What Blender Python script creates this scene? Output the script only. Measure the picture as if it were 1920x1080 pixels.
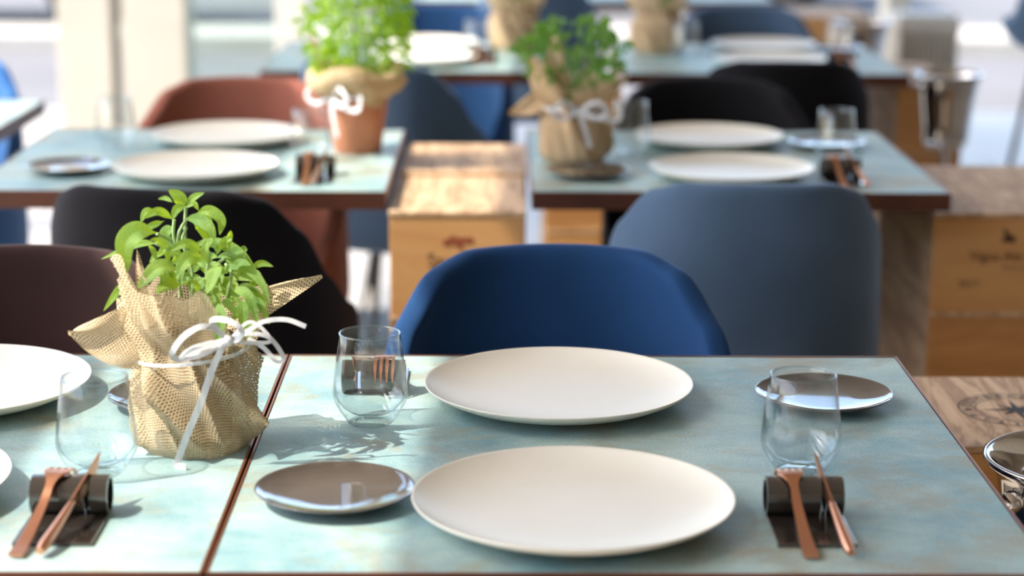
import bpy, bmesh, math, random
from mathutils import Vector, Matrix
PI = math.pi
sc = bpy.context.scene
for o in list(bpy.data.objects): bpy.data.objects.remove(o)

# ------------------------------------------------------------ camera
cam_d = bpy.data.cameras.new('camera'); cam = bpy.data.objects.new('camera', cam_d)
sc.collection.objects.link(cam); sc.camera = cam
YAW, PITCH, ROLL = .00785, .2248, .00538
fw = Vector((math.sin(YAW)*math.cos(PITCH), math.cos(YAW)*math.cos(PITCH), -math.sin(PITCH)))
rt = Vector((math.cos(YAW), -math.sin(YAW), 0)); up = rt.cross(fw)
r2 = rt*math.cos(ROLL) + up*math.sin(ROLL); u2 = -rt*math.sin(ROLL) + up*math.cos(ROLL)
cam.matrix_world = Matrix(((r2.x, u2.x, -fw.x, .2375), (r2.y, u2.y, -fw.y, -1.568), (r2.z, u2.z, -fw.z, 1.3489), (0, 0, 0, 1)))
cam_d.sensor_width = 36; cam_d.lens = 3810/1920*36
cam_d.clip_start = .05; cam_d.clip_end = 200
cam_d.dof.use_dof = True; cam_d.dof.focus_distance = 2.1; cam_d.dof.aperture_fstop = 3.3

# ------------------------------------------------------------ world, sun, exposure
world = bpy.data.worlds.new('sky'); sc.world = world; world.use_nodes = True
wn = world.node_tree; bg = wn.nodes['Background']
sky = wn.nodes.new('ShaderNodeTexSky'); sky.sky_type = 'NISHITA'; sky.sun_disc = False
sky.sun_elevation = math.radians(52); sky.sun_rotation = math.radians(-92); sky.air_density = 1.0; sky.dust_density = 2.5
wn.links.new(sky.outputs[0], bg.inputs[0]); bg.inputs[1].default_value = .40
sun_d = bpy.data.lights.new('sun', 'SUN'); sun = bpy.data.objects.new('sun', sun_d); sc.collection.objects.link(sun)
sun_d.energy = 4.3; sun_d.angle = math.radians(.55); sun_d.color = (1, .93, .82)
sun.rotation_euler = Vector((1, .32, -1.35)).to_track_quat('-Z', 'Y').to_euler(); sun.location = (-6, 0, 9)
sc.view_settings.view_transform = 'Standard'; sc.view_settings.look = 'None'
sc.view_settings.gamma = 1; sc.view_settings.use_curve_mapping = False
sc.view_settings.exposure = 0.80
bpy.context.view_layer.update()

# ------------------------------------------------------------ helpers
COL = sc.collection
class MB:
    """collects geometry for ONE mesh object"""
    def __init__(s): s.v = []; s.f = []; s.uv = []; s.sm = []
    def add(s, v, f, uv=None, smooth=True):
        b = len(s.v); s.v += [tuple(p) for p in v]
        for q in f:
            s.f.append(tuple(i+b for i in q)); s.sm.append(smooth)
            s.uv.append([uv[i] for i in q] if uv else [(0, 0)]*len(q))
        return s
    def grid(s, rows, uv=None, closed=False, smooth=True, flip=False):
        n = len(rows[0]); m = len(rows); v = [p for r in rows for p in r]; f = []
        for i in range(m-1):
            for j in range(n if closed else n-1):
                k = (j+1) % n; q = (i*n+j, i*n+k, (i+1)*n+k, (i+1)*n+j)
                f.append(q[::-1] if flip else q)
        return s.add(v, f, [p for r in uv for p in r] if uv else None, smooth)
    def box(s, x0, x1, y0, y1, z0, z1, bev=0, seg=2):
        bm = bmesh.new(); bmesh.ops.create_cube(bm, size=1)
        for w in bm.verts:
            w.co = Vector((x0+(w.co.x+.5)*(x1-x0), y0+(w.co.y+.5)*(y1-y0), z0+(w.co.z+.5)*(z1-z0)))
        if bev: bmesh.ops.bevel(bm, geom=bm.edges[:], offset=bev, segments=seg, affect='EDGES', profile=.6)
        bm.verts.index_update()
        s.add([w.co[:] for w in bm.verts], [[w.index for w in f.verts] for f in bm.faces], None, False); bm.free(); return s
    def lathe(s, prof, n=64, c=(0, 0, 0), flip=False):
        rows = []
        for r, z in prof:
            rows.append([(c[0]+r*math.cos(2*PI*j/n), c[1]+r*math.sin(2*PI*j/n), c[2]+z) for j in range(n)])
        s.grid(rows, closed=True, flip=flip); return s
    def tube(s, pts, rad, n=8, cap=True):
        pts = [Vector(p) for p in pts]; m = len(pts)
        if not hasattr(rad, '__len__'): rad = [rad]*m
        ref = Vector((0, 0, 1)); rows = []
        for i, p in enumerate(pts):
            t = (pts[min(i+1, m-1)]-pts[max(i-1, 0)]).normalized()
            if abs(t.dot(ref)) > .95: ref = Vector((1, 0, 0)) if abs(t.x) < .9 else Vector((0, 1, 0))
            a = t.cross(ref).normalized(); b = t.cross(a).normalized(); ref = -a.cross(t) if False else ref
            rows.append([tuple(p + rad[i]*(a*math.cos(2*PI*j/n)+b*math.sin(2*PI*j/n))) for j in range(n)])
        s.grid(rows, closed=True)
        if cap:
            s.add(rows[0], [tuple(range(n))[::-1]], None, False); s.add(rows[-1], [tuple(range(n))], None, False)
        return s
    def strip(s, pts, w, nrm, th=.0005):
        """flat ribbon with thickness; w width(s), nrm = face normal hint(s)"""
        pts = [Vector(p) for p in pts]; m = len(pts)
        if not hasattr(w, '__len__'): w = [w]*m
        R = []
        for i, p in enumerate(pts):
            t = (pts[min(i+1, m-1)]-pts[max(i-1, 0)]).normalized()
            nn = Vector(nrm[i] if hasattr(nrm[0], '__len__') else nrm)
            sd = t.cross(nn).normalized(); n2 = sd.cross(t).normalized()
            a = sd*w[i]/2; b = n2*th/2
            R.append([tuple(p-a-b), tuple(p+a-b), tuple(p+a+b), tuple(p-a+b)])
        s.grid(R, closed=True, smooth=False); s.add(R[0], [(3, 2, 1, 0)], None, False); s.add(R[-1], [(0, 1, 2, 3)], None, False)
        return s
    def xf(s, M):
        s.v = [tuple(M @ Vector(p)) for p in s.v]; return s
    def mesh(s, name, mats):
        me = bpy.data.meshes.new(name); me.from_pydata(s.v, [], s.f)
        u = me.uv_layers.new(name='UVMap'); k = 0
        for f in s.uv:
            for c in f: u.data[k].uv = c; k += 1
        me.polygons.foreach_set('use_smooth', s.sm)
        me.materials.append(mats); me.update(); return me
def spline(pts, n):
    P = [Vector(p) for p in pts]; P = [2*P[0]-P[1]]+P+[2*P[-1]-P[-2]]; out = []
    m = len(P)-3
    for i in range(n+1):
        t = i/n*m; k = min(int(t), m-1); t -= k; a, b, c, d = P[k:k+4]
        out.append(.5*((2*b)+(c-a)*t+(2*a-5*b+4*c-d)*t*t+(3*b-a-3*c+d)*t**3))
    return out
def tag(o, label=None, cat=None, group=None, kind=None):
    if label: o['label'] = label
    if cat: o['category'] = cat
    if group: o['group'] = group
    if kind: o['kind'] = kind
    return o
def thing(name, label, cat, loc=(0, 0, 0), rz=0, group=None):
    o = bpy.data.objects.new(name, None); COL.objects.link(o); o.location = loc; o.rotation_euler = (0, 0, rz)
    o.empty_display_size = .05
    return tag(o, label, cat, group)
def part(name, mb, mat, parent=None, label=None, weld=False):
    o = bpy.data.objects.new(name, mb.mesh(name, mat)); COL.objects.link(o)
    if parent: o.parent = parent
    if label: o['label'] = label
    return o
def struct(name, mb, mat):
    return tag(part(name, mb, mat), kind='structure')
def copy_tree(o, parent=None):
    c = o.copy(); COL.objects.link(c); c.parent = parent
    for ch in [x for x in bpy.data.objects if x.parent == o]: copy_tree(ch, c)
    return c
PROTO = {}
def place(key, maker, label, cat, loc, rz=0, group=None, sc_=None):
    if key not in PROTO: r = PROTO[key] = maker()
    else: r = copy_tree(PROTO[key])
    r.location = loc; r.rotation_euler = (0, 0, rz)
    if 'group' in r: del r['group']
    tag(r, label, cat, group)
    if sc_: r.scale = (sc_,)*3
    return r

# ------------------------------------------------------------ materials
def nodes(name):
    m = bpy.data.materials.new(name); m.use_nodes = True; nt = m.node_tree
    return m, nt, nt.nodes['Principled BSDF']
def N(nt, t, **kw):
    n = nt.nodes.new(t)
    for k, v in kw.items():
        if k in n.inputs: n.inputs[k].default_value = v
        else: setattr(n, k, v)
    return n
def col(c): return (c[0], c[1], c[2], 1)
def simple(name, c, rough=.5, metal=0, **kw):
    m, nt, p = nodes(name); p.inputs['Base Color'].default_value = col(c)
    p.inputs['Roughness'].default_value = rough; p.inputs['Metallic'].default_value = metal
    for k, v in kw.items(): p.inputs[k.replace('_', ' ')].default_value = v
    return m
def noisy(name, c1, c2, scale=8, rough=.5, metal=0, bump=0, bscale=200, stretch=(1, 1, 1), detail=4, lo=.35, hi=.65, rnd=True, bdist=.001, **kw):
    m, nt, p = nodes(name); L = nt.links.new
    tc = N(nt, 'ShaderNodeTexCoord'); mp = N(nt, 'ShaderNodeMapping'); mp.inputs['Scale'].default_value = stretch
    L(tc.outputs['Object'], mp.inputs[0])
    if rnd:
        oi = N(nt, 'ShaderNodeObjectInfo'); mu = N(nt, 'ShaderNodeMath', operation='MULTIPLY'); mu.inputs[1].default_value = 37
        L(oi.outputs['Random'], mu.inputs[0]); L(mu.outputs[0], mp.inputs['Location'])
    no = N(nt, 'ShaderNodeTexNoise', Scale=scale, Detail=detail); L(mp.outputs[0], no.inputs['Vector'])
    cr = N(nt, 'ShaderNodeValToRGB'); cr.color_ramp.elements[0].position = lo; cr.color_ramp.elements[1].position = hi
    cr.color_ramp.elements[0].color = col(c1); cr.color_ramp.elements[1].color = col(c2)
    L(no.outputs[0], cr.inputs[0]); L(cr.outputs[0], p.inputs['Base Color'])
    p.inputs['Roughness'].default_value = rough; p.inputs['Metallic'].default_value = metal
    for k, v in kw.items(): p.inputs[k.replace('_', ' ')].default_value = v
    if bump:
        n2 = N(nt, 'ShaderNodeTexNoise', Scale=bscale, Detail=3); L(mp.outputs[0], n2.inputs['Vector'])
        b = N(nt, 'ShaderNodeBump', Strength=bump, Distance=bdist); L(n2.outputs[0], b.inputs['Height']); L(b.outputs[0], p.inputs['Normal'])
    return m
def mat_slate():
    m, nt, p = nodes('patina_slate'); L = nt.links.new
    tc = N(nt, 'ShaderNodeTexCoord'); mp = N(nt, 'ShaderNodeMapping'); L(tc.outputs['Object'], mp.inputs[0])
    oi = N(nt, 'ShaderNodeObjectInfo'); mu = N(nt, 'ShaderNodeMath', operation='MULTIPLY'); mu.inputs[1].default_value = 23
    L(oi.outputs['Random'], mu.inputs[0]); L(mu.outputs[0], mp.inputs['Location'])
    mp.inputs['Scale'].default_value = (.9, 1.15, 1)
    a = N(nt, 'ShaderNodeTexNoise', Scale=6.5, Detail=9, Roughness=.68, Distortion=.25); L(mp.outputs[0], a.inputs['Vector'])
    c1 = N(nt, 'ShaderNodeValToRGB'); e = c1.color_ramp.elements
    e[0].position = .36; e[0].color = (.165, .31, .345, 1); e[1].position = .64; e[1].color = (.40, .52, .475, 1)
    e2 = e.new(.5); e2.color = (.30, .435, .43, 1); L(a.outputs[0], c1.inputs[0])
    b = N(nt, 'ShaderNodeTexNoise', Scale=7, Detail=9, Roughness=.72, Distortion=.4); L(mp.outputs[0], b.inputs['Vector'])
    c2 = N(nt, 'ShaderNodeValToRGB'); c2.color_ramp.elements[0].position = .49; c2.color_ramp.elements[1].position = .66
    c2.color_ramp.elements[0].color = (0, 0, 0, 1); c2.color_ramp.elements[1].color = (1, 1, 1, 1); L(b.outputs[0], c2.inputs[0])
    mx = N(nt, 'ShaderNodeMixRGB'); L(c2.outputs[0], mx.inputs[0]); L(c1.outputs[0], mx.inputs[1]); mx.inputs[2].default_value = (.31, .285, .19, 1)
    f = N(nt, 'ShaderNodeTexNoise', Scale=420, Detail=2); L(tc.outputs['Object'], f.inputs['Vector'])
    c3 = N(nt, 'ShaderNodeValToRGB'); c3.color_ramp.elements[0].position = .3; c3.color_ramp.elements[1].position = .7; c3.color_ramp.elements[0].color = (.80, .80, .80, 1); c3.color_ramp.elements[1].color = (1.12, 1.12, 1.12, 1)
    L(f.outputs[0], c3.inputs[0])
    m2 = N(nt, 'ShaderNodeMixRGB', blend_type='MULTIPLY'); m2.inputs[0].default_value = 1
    L(mx.outputs[0], m2.inputs[1]); L(c3.outputs[0], m2.inputs[2]); L(m2.outputs[0], p.inputs['Base Color'])
    p.inputs['Roughness'].default_value = .42; p.inputs['Specular IOR Level'].default_value = .3
    bp = N(nt, 'ShaderNodeBump', Strength=.12, Distance=.0006); L(f.outputs[0], bp.inputs['Height']); L(bp.outputs[0], p.inputs['Normal'])
    return m
def mat_wood(name, c1, c2, c3, axis='x', scale=14, rough=.6, ring=1.0):
    m, nt, p = nodes(name); L = nt.links.new
    tc = N(nt, 'ShaderNodeTexCoord'); mp = N(nt, 'ShaderNodeMapping'); L(tc.outputs['Object'], mp.inputs[0])
    oi = N(nt, 'ShaderNodeObjectInfo'); mu = N(nt, 'ShaderNodeMath', operation='MULTIPLY'); mu.inputs[1].default_value = 19
    L(oi.outputs['Random'], mu.inputs[0]); L(mu.outputs[0], mp.inputs['Location'])
    st = {'x': (.12, 1, 1), 'y': (1, .12, 1), 'z': (1, 1, .12)}[axis]; mp.inputs['Scale'].default_value = st
    a = N(nt, 'ShaderNodeTexNoise', Scale=scale, Detail=6, Roughness=.6, Distortion=.6*ring); L(mp.outputs[0], a.inputs['Vector'])
    ml = N(nt, 'ShaderNodeMath', operation='MULTIPLY'); ml.inputs[1].default_value = 7*ring; L(a.outputs[0], ml.inputs[0])
    fr = N(nt, 'ShaderNodeMath', operation='PINGPONG'); fr.inputs[1].default_value = 1; L(ml.outputs[0], fr.inputs[0])
    c = N(nt, 'ShaderNodeValToRGB'); e = c.color_ramp.elements; e[0].color = col(c1); e[1].color = col(c3); e.new(.5).color = col(c2)
    L(fr.outputs[0], c.inputs[0]); L(c.outputs[0], p.inputs['Base Color']); p.inputs['Roughness'].default_value = rough
    bp = N(nt, 'ShaderNodeBump', Strength=.25, Distance=.001); L(fr.outputs[0], bp.inputs['Height']); L(bp.outputs[0], p.inputs['Normal'])
    return m
def mat_burlap(name='burlap', c1=(.56, .42, .23), c2=(.80, .68, .46), freq=330, hole=.50, trans=.3):
    m, nt, p = nodes(name); L = nt.links.new; out = nt.nodes['Material Output']
    uv = N(nt, 'ShaderNodeUVMap'); wob = N(nt, 'ShaderNodeTexNoise', Scale=45, Detail=2); L(uv.outputs[0], wob.inputs['Vector'])
    sb = N(nt, 'ShaderNodeVectorMath', operation='SCALE'); L(wob.outputs['Color'], sb.inputs[0]); sb.inputs['Scale'].default_value = .0035
    ad = N(nt, 'ShaderNodeVectorMath', operation='ADD'); L(uv.outputs[0], ad.inputs[0]); L(sb.outputs[0], ad.inputs[1])
    sx = N(nt, 'ShaderNodeSeparateXYZ'); L(ad.outputs[0], sx.inputs[0])
    def thr(sock, ph):
        a = N(nt, 'ShaderNodeMath', operation='MULTIPLY_ADD'); a.inputs[1].default_value = freq*PI; a.inputs[2].default_value = ph; L(sock, a.inputs[0])
        b = N(nt, 'ShaderNodeMath', operation='SINE'); L(a.outputs[0], b.inputs[0])
        c = N(nt, 'ShaderNodeMath', operation='ABSOLUTE'); L(b.outputs[0], c.inputs[0]); return c
    a, b = thr(sx.outputs[0], 0), thr(sx.outputs[1], .8)
    mxm = N(nt, 'ShaderNodeMath', operation='MAXIMUM'); L(a.outputs[0], mxm.inputs[0]); L(b.outputs[0], mxm.inputs[1])
    n3 = N(nt, 'ShaderNodeTexNoise', Scale=160, Detail=2); L(uv.outputs[0], n3.inputs['Vector'])
    vary = N(nt, 'ShaderNodeMath', operation='MULTIPLY_ADD'); vary.inputs[1].default_value = .36; vary.inputs[2].default_value = hole-.18; L(n3.outputs[0], vary.inputs[0])
    gt = N(nt, 'ShaderNodeMath', operation='GREATER_THAN'); L(mxm.outputs[0], gt.inputs[0]); L(vary.outputs[0], gt.inputs[1])
    n4 = N(nt, 'ShaderNodeTexNoise', Scale=900, Detail=1); L(uv.outputs[0], n4.inputs['Vector'])
    cr = N(nt, 'ShaderNodeValToRGB'); cr.color_ramp.elements[0].position = .3; cr.color_ramp.elements[1].position = .7
    cr.color_ramp.elements[0].color = col(c1); cr.color_ramp.elements[1].color = col(c2); L(n4.outputs[0], cr.inputs[0])
    L(cr.outputs[0], p.inputs['Base Color']); p.inputs['Roughness'].default_value = .8
    bp = N(nt, 'ShaderNodeBump', Strength=.7, Distance=.0015); L(mxm.outputs[0], bp.inputs['Height']); L(bp.outputs[0], p.inputs['Normal'])
    tl = N(nt, 'ShaderNodeBsdfTranslucent'); L(cr.outputs[0], tl.inputs[0])
    m1 = N(nt, 'ShaderNodeMixShader'); m1.inputs[0].default_value = trans; L(p.outputs[0], m1.inputs[1]); L(tl.outputs[0], m1.inputs[2])
    tr = N(nt, 'ShaderNodeBsdfTransparent'); m2 = N(nt, 'ShaderNodeMixShader')
    L(gt.outputs[0], m2.inputs[0]); L(tr.outputs[0], m2.inputs[1]); L(m1.outputs[0], m2.inputs[2]); L(m2.outputs[0], out.inputs[0])
    return m
def mat_leaf(name, c1, c2, ct, trans=.45, scale=30):
    m, nt, p = nodes(name); L = nt.links.new; out = nt.nodes['Material Output']
    tc = N(nt, 'ShaderNodeTexCoord'); no = N(nt, 'ShaderNodeTexNoise', Scale=scale, Detail=3); L(tc.outputs['Object'], no.inputs['Vector'])
    cr = N(nt, 'ShaderNodeValToRGB'); cr.color_ramp.elements[0].position = .35; cr.color_ramp.elements[1].position = .65
    cr.color_ramp.elements[0].color = col(c1); cr.color_ramp.elements[1].color = col(c2); L(no.outputs[0], cr.inputs[0]); L(cr.outputs[0], p.inputs['Base Color'])
    p.inputs['Roughness'].default_value = .55; p.inputs['Sheen Weight'].default_value = .1
    n2 = N(nt, 'ShaderNodeTexNoise', Scale=700, Detail=2); L(tc.outputs['Object'], n2.inputs['Vector'])
    bp = N(nt, 'ShaderNodeBump', Strength=.9, Distance=.0012); L(n2.outputs[0], bp.inputs['Height']); L(bp.outputs[0], p.inputs['Normal'])
    tl = N(nt, 'ShaderNodeBsdfTranslucent'); tl.inputs[0].default_value = col(ct)
    m1 = N(nt, 'ShaderNodeMixShader'); m1.inputs[0].default_value = trans; L(p.outputs[0], m1.inputs[1]); L(tl.outputs[0], m1.inputs[2]); L(m1.outputs[0], out.inputs[0])
    return m
def mat_thin_glass(name, tint=(1, 1, 1), refl=1.0, edge=(.78, .85, .88), ior=1.5):
    m, nt, p = nodes(name); L = nt.links.new; out = nt.nodes['Material Output']; nt.nodes.remove(p)
    lw = N(nt, 'ShaderNodeLayerWeight', Blend=.25)
    mx = N(nt, 'ShaderNodeMixRGB'); L(lw.outputs['Facing'], mx.inputs[0]); mx.inputs[1].default_value = col(tint); mx.inputs[2].default_value = col(edge)
    tr = N(nt, 'ShaderNodeBsdfTransparent'); L(mx.outputs[0], tr.inputs[0])
    gl = N(nt, 'ShaderNodeBsdfGlossy'); gl.inputs['Roughness'].default_value = .01
    l2 = N(nt, 'ShaderNodeLayerWeight', Blend=.5); fr = N(nt, 'ShaderNodeMath', operation='POWER'); fr.inputs[1].default_value = 5; L(l2.outputs['Facing'], fr.inputs[0])
    mu = N(nt, 'ShaderNodeMath', operation='MULTIPLY_ADD'); mu.inputs[1].default_value = .7*refl; mu.inputs[2].default_value = .035*refl; L(fr.outputs[0], mu.inputs[0])
    ms = N(nt, 'ShaderNodeMixShader'); L(mu.outputs[0], ms.inputs[0]); L(tr.outputs[0], ms.inputs[1]); L(gl.outputs[0], ms.inputs[2]); L(ms.outputs[0], out.inputs[0])
    return m
def mat_planks(name, c1, c2, w=.14, axis='x', rough=.5, gap=.03, L_=1.2):
    m, nt, p = nodes(name); L = nt.links.new
    tc = N(nt, 'ShaderNodeTexCoord'); mp = N(nt, 'ShaderNodeMapping'); L(tc.outputs['Object'], mp.inputs[0])
    if axis == 'y': mp.inputs['Rotation'].default_value = (0, 0, PI/2)
    br = N(nt, 'ShaderNodeTexBrick', Scale=1); br.inputs['Brick Width'].default_value = L_; br.inputs['Row Height'].default_value = w
    br.inputs['Mortar Size'].default_value = gap*w; br.inputs['Color1'].default_value = col(c1); br.inputs['Color2'].default_value = col(c2)
    br.inputs['Mortar'].default_value = col([x*.35 for x in c1]); L(mp.outputs[0], br.inputs['Vector'])
    no = N(nt, 'ShaderNodeTexNoise', Scale=12, Detail=5); L(mp.outputs[0], no.inputs['Vector'])
    c = N(nt, 'ShaderNodeValToRGB'); c.color_ramp.elements[0].color = (.75, .75, .75, 1); c.color_ramp.elements[1].color = (1.1, 1.1, 1.1, 1); L(no.outputs[0], c.inputs[0])
    mx = N(nt, 'ShaderNodeMixRGB', blend_type='MULTIPLY'); mx.inputs[0].default_value = 1; L(br.outputs[0], mx.inputs[1]); L(c.outputs[0], mx.inputs[2])
    L(mx.outputs[0], p.inputs['Base Color']); p.inputs['Roughness'].default_value = rough; return m
def velvet(name, c, c2, sheen=.5, tint=(1, 1, 1)):
    return noisy(name, c, c2, scale=6, rough=.85, bump=.35, bscale=900, detail=3, Sheen_Weight=sheen, Sheen_Roughness=.4, Sheen_Tint=col(tint), Specular_IOR_Level=.15, bdist=.0006)

M = {}
M['slate'] = mat_slate()
M['edge'] = noisy('bronze_edge', (.065, .024, .014), (.11, .036, .018), scale=9, rough=.38, metal=.35)
M['inlay'] = simple('copper_inlay', (.34, .125, .07), .35, .7)
M['black_steel'] = simple('black_steel', (.025, .022, .02), .4, .6)
M['cream_plate'] = noisy('cream_stoneware', (.76, .73, .62), (.78, .75, .65), scale=14, rough=.34, Specular_IOR_Level=.4, Coat_Weight=.1, Coat_Roughness=.2)
M['dark_plate'] = noisy('bronze_glaze', (.075, .06, .05), (.10, .08, .066), scale=60, rough=.07, metal=.35, Coat_Weight=1, Coat_Roughness=.03, Specular_IOR_Level=.9, detail=2)
M['rest'] = simple('black_glazed_ceramic', (.022, .018, .015), .12, 0, Coat_Weight=1, Coat_Roughness=.04, IOR=1.7, Coat_IOR=1.6)
M['copper'] = noisy('brushed_copper', (.72, .33, .19), (.80, .40, .25), scale=40, rough=.3, metal=1, stretch=(1, .1, 1))
M['steel'] = simple('polished_steel', (.62, .60, .58), .09, 1)
M['glass'] = mat_thin_glass('clear_tumbler_glass', (.99, .995, .995), 1.8, (.80, .86, .88))
M['glass_base'] = mat_thin_glass('thick_tumbler_base', (.95, .97, .97), 2.2, (.66, .75, .80))
M['pane'] = mat_thin_glass('window_glass', (.80, .87, .84), 1.4, (.7, .75, .73))
M['blue'] = velvet('royal_blue_velvet', (.009, .038, .108), (.012, .049, .138), .3, (.35, .55, 1))
M['slateblue'] = velvet('slate_blue_velvet', (.050, .085, .135), (.066, .108, .17), .5, (.6, .75, 1))
M['black'] = velvet('black_velvet', (.0045, .004, .005), (.008, .007, .008), .06, (.8, .8, 1))
M['brown'] = velvet('dark_brown_velvet', (.028, .014, .012), (.042, .020, .017), .25, (1, .7, .6))
M['terra'] = velvet('terracotta_velvet', (.23, .075, .05), (.29, .10, .066), .4, (1, .7, .6))
M['brightblue'] = velvet('bright_blue_velvet', (.035, .12, .33), (.045, .15, .38), .4, (.5, .7, 1))
M['crate'] = mat_wood('pine_crate', (.42, .19, .058), (.52, .25, .08), (.58, .31, .11), 'x', 9)
M['crate_side'] = mat_wood('pale_pine_boards', (.30, .17, .085), (.42, .26, .14), (.50, .33, .19), 'y', 16)
M['lid'] = mat_wood('grained_pine_lid', (.36, .215, .11), (.56, .37, .21), (.66, .46, .28), 'y', 34, ring=1.1)
M['ink'] = simple('dark_stamp_ink', (.03, .028, .03), .7)
M['ink_brown'] = simple('brown_stamp_ink', (.07, .028, .012), .7)
M['ink_red'] = simple('red_stamp_ink', (.28, .06, .02), .7)
M['burlap'] = mat_burlap('burlap', (.50, .36, .19), (.80, .67, .45), freq=350, hole=.60)
M['burlap_far'] = mat_burlap('fine_burlap', (.56, .39, .21), (.72, .54, .33), 330, .30, .25)
M['pot'] = noisy('clay_pot', (.17, .085, .045), (.24, .12, .065), scale=20, rough=.8)
M['terrapot'] = noisy('terracotta_pot', (.46, .17, .085), (.56, .23, .12), scale=14, rough=.75)
M['soil'] = noisy('potting_soil', (.02, .012, .008), (.06, .035, .02), scale=80, rough=1, bump=.8, bscale=90)
M['sage'] = mat_leaf('sage_leaf', (.10, .23, .045), (.27, .43, .09), (.44, .60, .02), .42, 38)
M['sage_stem'] = simple('sage_stem', (.30, .44, .18), .6)
M['herb'] = mat_leaf('bright_herb_leaf', (.09, .22, .02), (.24, .42, .045), (.46, .70, .02), .5, 45)
M['parsley'] = mat_leaf('parsley_leaf', (.06, .19, .03), (.13, .29, .05), (.22, .42, .03), .4, 20)
M['raffia'] = noisy('white_raffia', (.56, .57, .58), (.74, .74, .73), scale=90, rough=.6, bump=.5, bscale=500, stretch=(1, 1, .15))
M['floor'] = mat_planks('stone_floor', (.40, .355, .30), (.46, .41, .345), .45, 'x', .35, .015, .9)
M['street'] = noisy('asphalt', (.142, .138, .138), (.165, .16, .16), scale=1.2, rough=.85, rnd=False)
M['kerb'] = noisy('pale_kerb', (.40, .37, .32), (.46, .43, .38), scale=3, rough=.8, rnd=False)
M['cream'] = noisy('cream_paint', (.55, .50, .41), (.58, .53, .44), scale=5, rough=.55, rnd=False)
M['white_paint'] = simple('white_paint', (.66, .64, .57), .5)
M['ceiling'] = noisy('taupe_ceiling', (.44, .385, .32), (.50, .44, .37), scale=2, rough=.8, rnd=False)
M['wall'] = noisy('beige_plaster', (.52, .46, .38), (.57, .51, .43), scale=3, rough=.8, rnd=False)
M['car'] = simple('dark_car_paint', (.035, .04, .05), .25, .3, Coat_Weight=.6)
M['tyre'] = simple('rubber', (.02, .02, .02), .8)
M['carglass'] = simple('dark_car_glass', (.02, .025, .03), .05)
M['rib'] = noisy('ribbed_beige_slats', (.56, .51, .41), (.62, .57, .47), scale=12, rough=.6)

# ------------------------------------------------------------ setting
struct('floor', MB().box(-2.6, 4.3, -4.5, 8.2, -.1, 0), M['floor'])
struct('ground', MB().box(-30, 30, -10, 60, -.32, -.12), M['street'])
struct('trim_1', MB().box(-30, 30, 11.75, 12.6, -.12, -.02), M['kerb'])          # pavement strip outside
struct('trim_2', MB().box(-6.5, -2.6, -4.5, 8.2, -.12, -.01), M['kerb'])     # terrace left of the floor
XR = -1.60
def slab_poly(x0, x1, y0, y1, k, z0, z1):
    """roof slab whose long edges lean by k metres per metre along Y"""
    mb = MB(); v = [(x0+k*y0, y0, z0), (x1[0]+x1[1]*y0, y0, z0), (x1[0]+x1[1]*y1, y1, z0), (x0+k*y1, y1, z0)]
    v += [(a, b, z1) for a, b, c in v]
    return mb.add(v, [(3, 2, 1, 0), (4, 5, 6, 7), (0, 1, 5, 4), (1, 2, 6, 5), (2, 3, 7, 6), (3, 0, 4, 7)], None, False)
K = .035
struct('ceiling', slab_poly(XR+.10, (4.3, 0), -4.5, 8.0, K, 3.0, 3.12), M['ceiling'])
struct('trim_3', slab_poly(XR-.84, (XR-.30, K), -4.5, 8.0, K, 3.0, 3.04), M['ceiling'])   # unseen roof board, added and sized to shade the tables left of the sun strip
struct('wall_rear', MB().box(-2.6, 4.3, -4.7, -4.5, 0, 3.0), M['wall'])
struct('wall_right', MB().box(4.3, 4.45, -4.5, 4.2, 0, 3.0), M['wall'])
k = 4
for (x0, x1, y0, y1, m) in ((-1.73, -1.49, 7.55, 7.8, 'cream'), (-1.44, -1.16, 7.55, 7.85, 'cream'), (-.76, -.62, 7.6, 7.75, 'white_paint'), (1.97, 2.07, 7.5, 7.7, 'cream'),
                         (-2.35, -2.2, 4.9, 5.05, 'cream'), (4.15, 4.3, 7.5, 7.7, 'cream')):
    struct('trim_%d' % k, MB().box(x0, x1, y0, y1, 0, 3.0, .006), M[m]); k += 1
win = struct('window_1', MB().box(-1.16, -.76, 7.66, 7.672, .09, 2.9), M['pane'])
f = MB().box(-1.16, -.76, 7.64, 7.69, 0, .09); f.box(-1.16, -.76, 7.64, 7.69, 2.9, 3.0); part('window_frame', f, M['white_paint'], win)

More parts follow.
